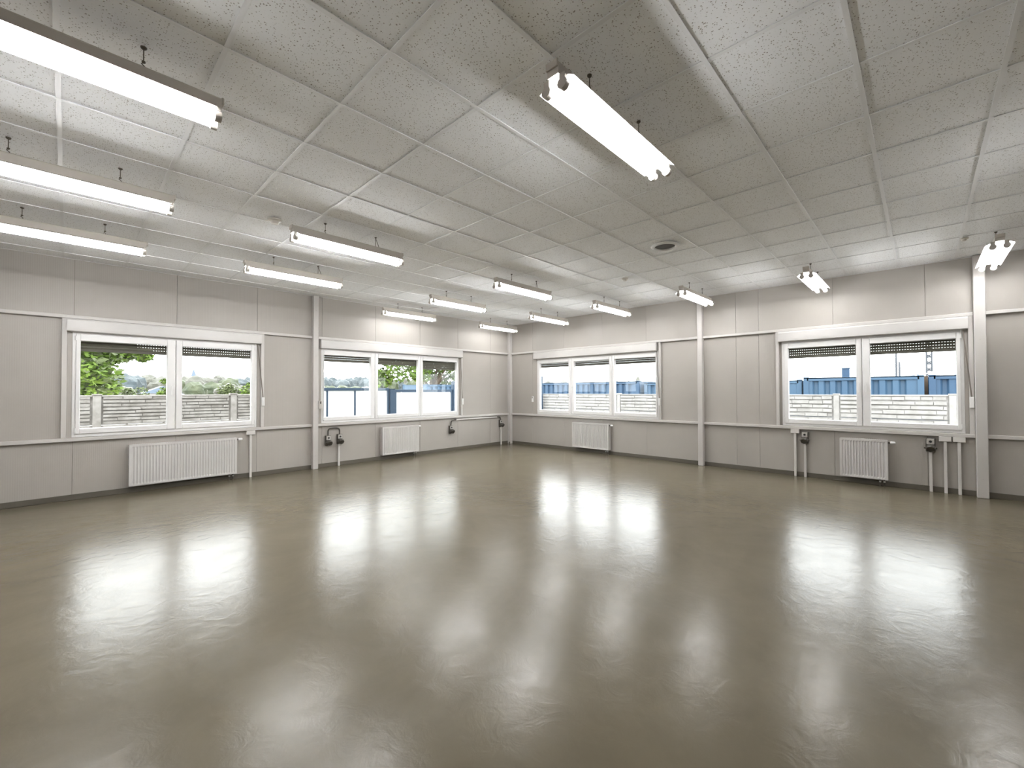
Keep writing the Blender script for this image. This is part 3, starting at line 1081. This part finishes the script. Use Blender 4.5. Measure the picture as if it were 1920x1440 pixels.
CX = 8.55
container('blue shipping container behind the window right of the corner', (CX, 6.72, GZ), RR, 6.06, M['blue'])
container('blue shipping container between the views of both right-wall windows', (CX + 0.15, 0.50, GZ), RR, 5.85, M['blue2'], H=2.52)
container('short blue shipping container behind the rightmost window\'s left pane', (CX, -5.42, GZ), RR, 2.985, M['blue2'])
container('blue shipping container behind the rightmost window\'s right pane', (CX, -8.50, GZ), RR, 6.06, M['blue'])
container('blue shipping container visible as a strip above the white gate', (4.7, 11.0, GZ), 0.0, 6.06, M['blue2'], H=2.55)

# things on and above the containers
t = thing('gap_backing', 'dark brown board added to darken the gap between the two rightmost containers', 'board', (CX + 2.75, -8.45, GZ))
MB().box(-0.02, 0.02, -0.5, 0.5, 0.05, 2.62).build('sheet', M['gap_brown'], t)  # added backing that keeps bright sky from showing through the gap
for q in (-0.45, 0.45):
    MB().box(-0.05, 0.03, q - 0.04, q + 0.04, 0, 2.5).build('upright', M['gap_brown'], t)
t = thing('roof_vent_box', 'small blue box standing on a container roof, right of the dome', 'vent box', (CX + 0.6, -6.52, GZ + 2.56))
MB().box(-0.10, 0.10, -0.10, 0.10, 0.0, 0.30, 0.006).build('body', M['blue'], t)
MB().box(-0.12, 0.12, -0.12, 0.12, 0.30, 0.325, 0.004).build('lid', M['blue2'], t)
t = thing('roof_dome', 'small silver dome on the blue container\'s roof', 'dome', (CX + 0.5, -5.60, GZ + 2.56))
MB().lathe([(0.0, 0.12), (0.06, 0.105), (0.11, 0.06), (0.13, 0.0)], n=20).build('shell', M['grey'], t, True)
MB().lathe([(0.15, 0.0), (0.15, 0.015), (0.12, 0.02)], n=20).build('flange', M['grey'], t)
t = thing('flood_lamp', 'white lamp with two arms on the roof of the rightmost container', 'lamp', (CX + 0.3, -8.62, GZ + 2.56))
MB().lathe([(0.0, 0.14), (0.07, 0.12), (0.11, 0.06), (0.10, 0.0)], n=16).build('lamp_head', M['pvc'], t, True)
MB().tube([(0, -0.5, 0.02), (0, -0.25, 0.08), (0, 0.0, 0.05), (0, 0.25, 0.08), (0, 0.5, 0.02)], 0.02, 8).build('arm', M['metal'], t)


def lattice(x, y, h, w):
    t = thing('lattice_mast', 'tall pale lattice mast rising behind the rightmost containers', 'mast', (x, y, GZ))
    for sx in (-1, 1):
        for sy in (-1, 1):
            MB().tube([(sx * w, sy * w, 0), (sx * w * 0.9, sy * w * 0.9, h)], 0.11, 6).build('leg', M['dsteel'], t)
    z = 1.0
    k = 0
    while z < h - 1:
        m_ = MB()
        for (a, b_) in (((-1, -1), (1, -1)), ((1, -1), (1, 1)), ((1, 1), (-1, 1)), ((-1, 1), (-1, -1))):
            m_.tube([(a[0] * w, a[1] * w, z), (b_[0] * w, b_[1] * w, z + 0.45)], 0.085, 5)
            m_.tube([(a[0] * w, a[1] * w, z), (b_[0] * w, b_[1] * w, z)], 0.085, 5)
        m_.build('cross_bracing', M['dsteel'], t)
        z += 1.0


lattice(80.0, -9.17, 24.0, 0.30)
for (x, y, h, lb) in ((48.0, -6.48, 7.0, 'taller thin antenna pole behind the containers'), (48.0, -6.72, 4.9, 'shorter thin antenna pole behind the containers')):
    t = thing('antenna_pole', lb, 'antenna', (x, y, GZ))
    MB().tube([(0, 0, 0), (0, 0, h)], [0.10, 0.07], 6).build('pole', M['dsteel'], t)
    MB().box(-0.1, 0.1, -0.1, 0.1, 0.0, 0.05).build('foot_plate', M['dsteel'], t)

# house with a slate-blue roof beyond the left fence
t = thing('house', 'small house with blue-grey gable roof beyond the left fence', 'house', (3.5, 95.0, GZ))
MB().box(-2.6, 2.6, -2.2, 2.2, 0, 1.95).build('walls', M['plaster'], t)
MB().extrude([(-2.9, 1.93), (2.9, 1.93), (0.0, 3.25)], 'y', -2.5, 2.5).build('roof', M['roof'], t)
for q in (-1.2, 1.2):
    MB().box(q - 0.4, q + 0.4, -2.23, -2.19, 0.8, 1.6).build('window', M['dark'], t)
t = thing('church_tower', 'tiny far tower rising over the wooded horizon', 'tower', (32.4, 245.0, GZ))
MB().box(-0.9, 0.9, -0.9, 0.9, 0, 9.6).build('shaft', M['brick'], t)
MB().add([(-1, -1, 9.6), (1, -1, 9.6), (1, 1, 9.6), (-1, 1, 9.6), (0, 0, 13.2)], [(0, 1, 4), (1, 2, 4), (2, 3, 4), (3, 0, 4), (3, 2, 1, 0)]).build('spire', M['roof'], t)


# trees -----------------------------------------------------------------
def leaf_cloud(name, blobs, count, size, seed, mat):
    rnd = random.Random(seed)
    m_ = MB()
    for _ in range(count):
        bx_, by_, bz_, br = rnd.choice(blobs)
        while True:
            p = Vector((rnd.uniform(-1, 1), rnd.uniform(-1, 1), rnd.uniform(-1, 1)))
            if 0.3 < p.length < 1:
                break
        c = Vector((bx_, by_, bz_)) + p * br
        d1 = Vector((rnd.gauss(0, 1), rnd.gauss(0, 1), rnd.gauss(0, 0.5))).normalized()
        d2 = d1.cross(Vector((rnd.gauss(0, 1), rnd.gauss(0, 1), rnd.gauss(0, 1)))).normalized()
        s = size * rnd.uniform(0.6, 1.3)
        m_.add([c - d1 * s, c - d2 * s * 0.5, c + d1 * s, c + d2 * s * 0.5], [(0, 1, 2, 3)])
    return m_.mesh(name, mat)


def near_tree(label, loc, blobs, count, size, seed, mats, trunk):
    t = thing('leafy_tree', label, 'tree', loc)
    half = len(blobs) // 2
    f1 = link('foliage', leaf_cloud('foliage', blobs, count, size, seed, mats[0]), t)
    f1['kind'] = 'stuff'
    f2 = link('foliage', leaf_cloud('foliage', blobs, count // 2, size, seed + 50, mats[1]), t)
    f2['kind'] = 'stuff'
    m_ = MB()
    m_.tube([(0, 0, 0), (0.1, 0, trunk * 0.6), (0.0, 0.1, trunk)], [0.28, 0.22, 0.15], 10)
    m_.build('trunk', M['bark'], t)
    b2 = MB()
    for (a, b_, c, r_) in blobs[:8]:
        b2.tube([(0, 0, trunk * 0.75), ((a) * 0.5, b_ * 0.5, (trunk * .75 + c) / 2 + 0.3), (a, b_, c)], [0.10, 0.06, 0.02], 6)
    b2.build('branches', M['bark'], t)


rb = random.Random(3)
blobs = [(rb.uniform(-3.2, 2.3), rb.uniform(-2, 2), rb.uniform(2.1, 6.0), rb.uniform(0.7, 1.2)) for _ in range(26)]
blobs += [(2.0, 0, 3.6, 0.4), (2.6, 0, 3.75, 0.35), (3.1, 0.2, 3.7, 0.28), (1.6, 0, 3.3, 0.6), (1.8, -.3, 2.5, 0.7), (1.2, -.3, 1.9, 0.8)]
near_tree('leafy green tree above the fence in the leftmost window', (-9.3, 15.0, GZ), blobs, 9000, 0.13, 11, (M['leaf'], M['leaf2']), 3.0)
blobs = [(rb.uniform(-3.4, 3.6), rb.uniform(-2.5, 2.5), rb.uniform(2.6, 7.0), rb.uniform(0.8, 1.3)) for _ in range(34)]
blobs += [(-3.9, 0, 3.0, 0.7), (-4.2, -.2, 2.6, 0.5), (-3.6, 0, 4.3, 0.4), (-4.0, 0, 5.0, 0.35)]
near_tree('leafy green tree behind the white gate left of the corner', (9.6, 17.6, GZ), blobs, 9000, 0.16, 12, (M['leaf'], M['leaf2']), 3.0)


def bush_mesh(name, seed, r, h, mat, sub=3):
    import bmesh
    from mathutils import noise
    bm = bmesh.new()
    bmesh.ops.create_icosphere(bm, subdivisions=sub, radius=1.0)
    off = Vector((seed * 13.7, seed * 5.1, seed * 2.3))
    for v in bm.verts:
        k = 1 + 0.28 * noise.noise(v.co * 1.7 + off) + 0.16 * noise.noise(v.co * 4.5 + off) + 0.08 * noise.noise(v.co * 9 + off)
        v.co = Vector((v.co.x * r * k, v.co.y * r * k, h * 0.58 + v.co.z * h * 0.46 * k))
    me = bpy.data.meshes.new(name)
    bm.to_mesh(me)
    bm.free()
    me.materials.append(mat)
    return me


far = [[bush_mesh('crown', s + 10 * q, 1.0, 2.0, M[k]) for s in range(3)] for q, k in enumerate(('far1', 'far2', 'far3', 'leaf2', 'leaf'))]
stem = MB().tube([(0, 0, 0), (0, 0, 0.6)], [0.10, 0.06], 6).mesh('trunk', M['bark'])


def far_tree(az, dist, h, w, kind, seed, label, group, name='far_tree'):
    a = math.radians(az)
    t = thing(name, label, 'tree', (CAM.x + dist * math.cos(a), CAM.y + dist * math.sin(a), GZ), random.uniform(0, 6.2), group)
    c = link('crown', far[kind][seed % 3], t)
    c.scale = (w, w, h / 2)
    s = link('trunk', stem, t)
    s.scale = (w, w, h / 2)


rt = random.Random(21)
WL = 'distant tree on the wooded ridge seen through the left wall\'s windows'
az = 92.0
k = 0
while az > 56.0:
    kind = 2 if 62 < az < 69 else rt.choice((0, 0, 1, 2))
    if 78.2 < az < 82.3:
        kind = 1
    d = (200, 214, 228)[k % 3]
    far_tree(az, d, (0.0275 * d + 2.17) * rt.uniform(0.93, 1.06), rt.uniform(3.0, 3.9), kind, k, WL, 'trees of the far ridge')
    az -= 0.95
    k += 1
ML = 'mid-distance tree in front of the wooded ridge beyond the left fence'
az = 88.0
while az > 61.0:
    kind = rt.choice((0, 1, 2)) if az < 77 else rt.choice((0, 1, 1))
    d = (112, 121, 130)[k % 3]
    if not 82.0 < az < 86.2:      # the house stands there
        far_tree(az, d, (0.014 * d + 2.17) * rt.uniform(0.85, 1.12), rt.uniform(1.9, 2.6), kind, k, ML, 'mid-distance trees')
    az -= 1.45
    k += 1


def bush(label, az_, dist, h, r, mats, seed):
    a_ = math.radians(az_)
    t_ = thing('green_bush', label, 'bush', (CAM.x + dist * math.cos(a_), CAM.y + dist * math.sin(a_), GZ))
    rb_ = random.Random(seed)
    bl = [(rb_.uniform(-r, r) * 0.7, rb_.uniform(-r, r) * 0.6, rb_.uniform(0.3, 0.85) * h, r * 0.45) for _ in range(12)] + [(0, 0, h - 0.3 * r, 0.3 * r)]
    for q, mm in enumerate(mats):
        f_ = link('foliage', leaf_cloud('foliage', bl, 1100 // (q + 1), 0.09, seed + q, mm), t_)
        f_['kind'] = 'stuff'
    MB().tube([(0, 0, 0), (0.03, 0, h * 0.4), (0, 0, h * 0.8)], [0.06, 0.05, 0.02], 6).build('stem', M['bark'], t_)


bush('bright green bush by the mullion of the leftmost window', 83.25, 34, 2.98, 0.55, (M['leaf'], M['leaf2']), 61)
bush('bright green bush at the right edge of the leftmost window', 75.9, 36, 2.85, 0.75, (M['leaf'], M['leaf2']), 62)
bush('dull green bush in the right half of the leftmost window', 77.7, 37, 2.75, 0.8, (M['leaf2'], M['leaf2']), 63)
bush('dark green bush left of the blue-roofed house', 86.0, 33, 2.45, 0.9, (M['leaf2'], M['leaf2']), 64)
for (a, d, h, w, lb) in ((28.2, 90, 4.6, 0.9, 'taller distant tree above the container right of the corner'),
                         (29.4, 94, 4.1, 1.1, 'lower distant tree beside the tallest one above the container'),
                         (31.0, 95, 3.9, 1.0, 'left of the three distant trees above the container'),
                         (38.0, 120, 4.7, 1.8, 'left distant tree above the container in the first pane'),
                         (39.9, 125, 4.8, 1.8, 'leftmost distant tree above the container in the first pane'),
                         (1.9, 100, 4.2, 1.3, 'left distant tree between antenna and mast behind the containers'),
                         (0.6, 104, 4.3, 1.2, 'right distant tree between antenna and mast behind the containers')):
    far_tree(a, d, h, w, 1, k, lb, 'trees peeking over the containers')
    k += 1
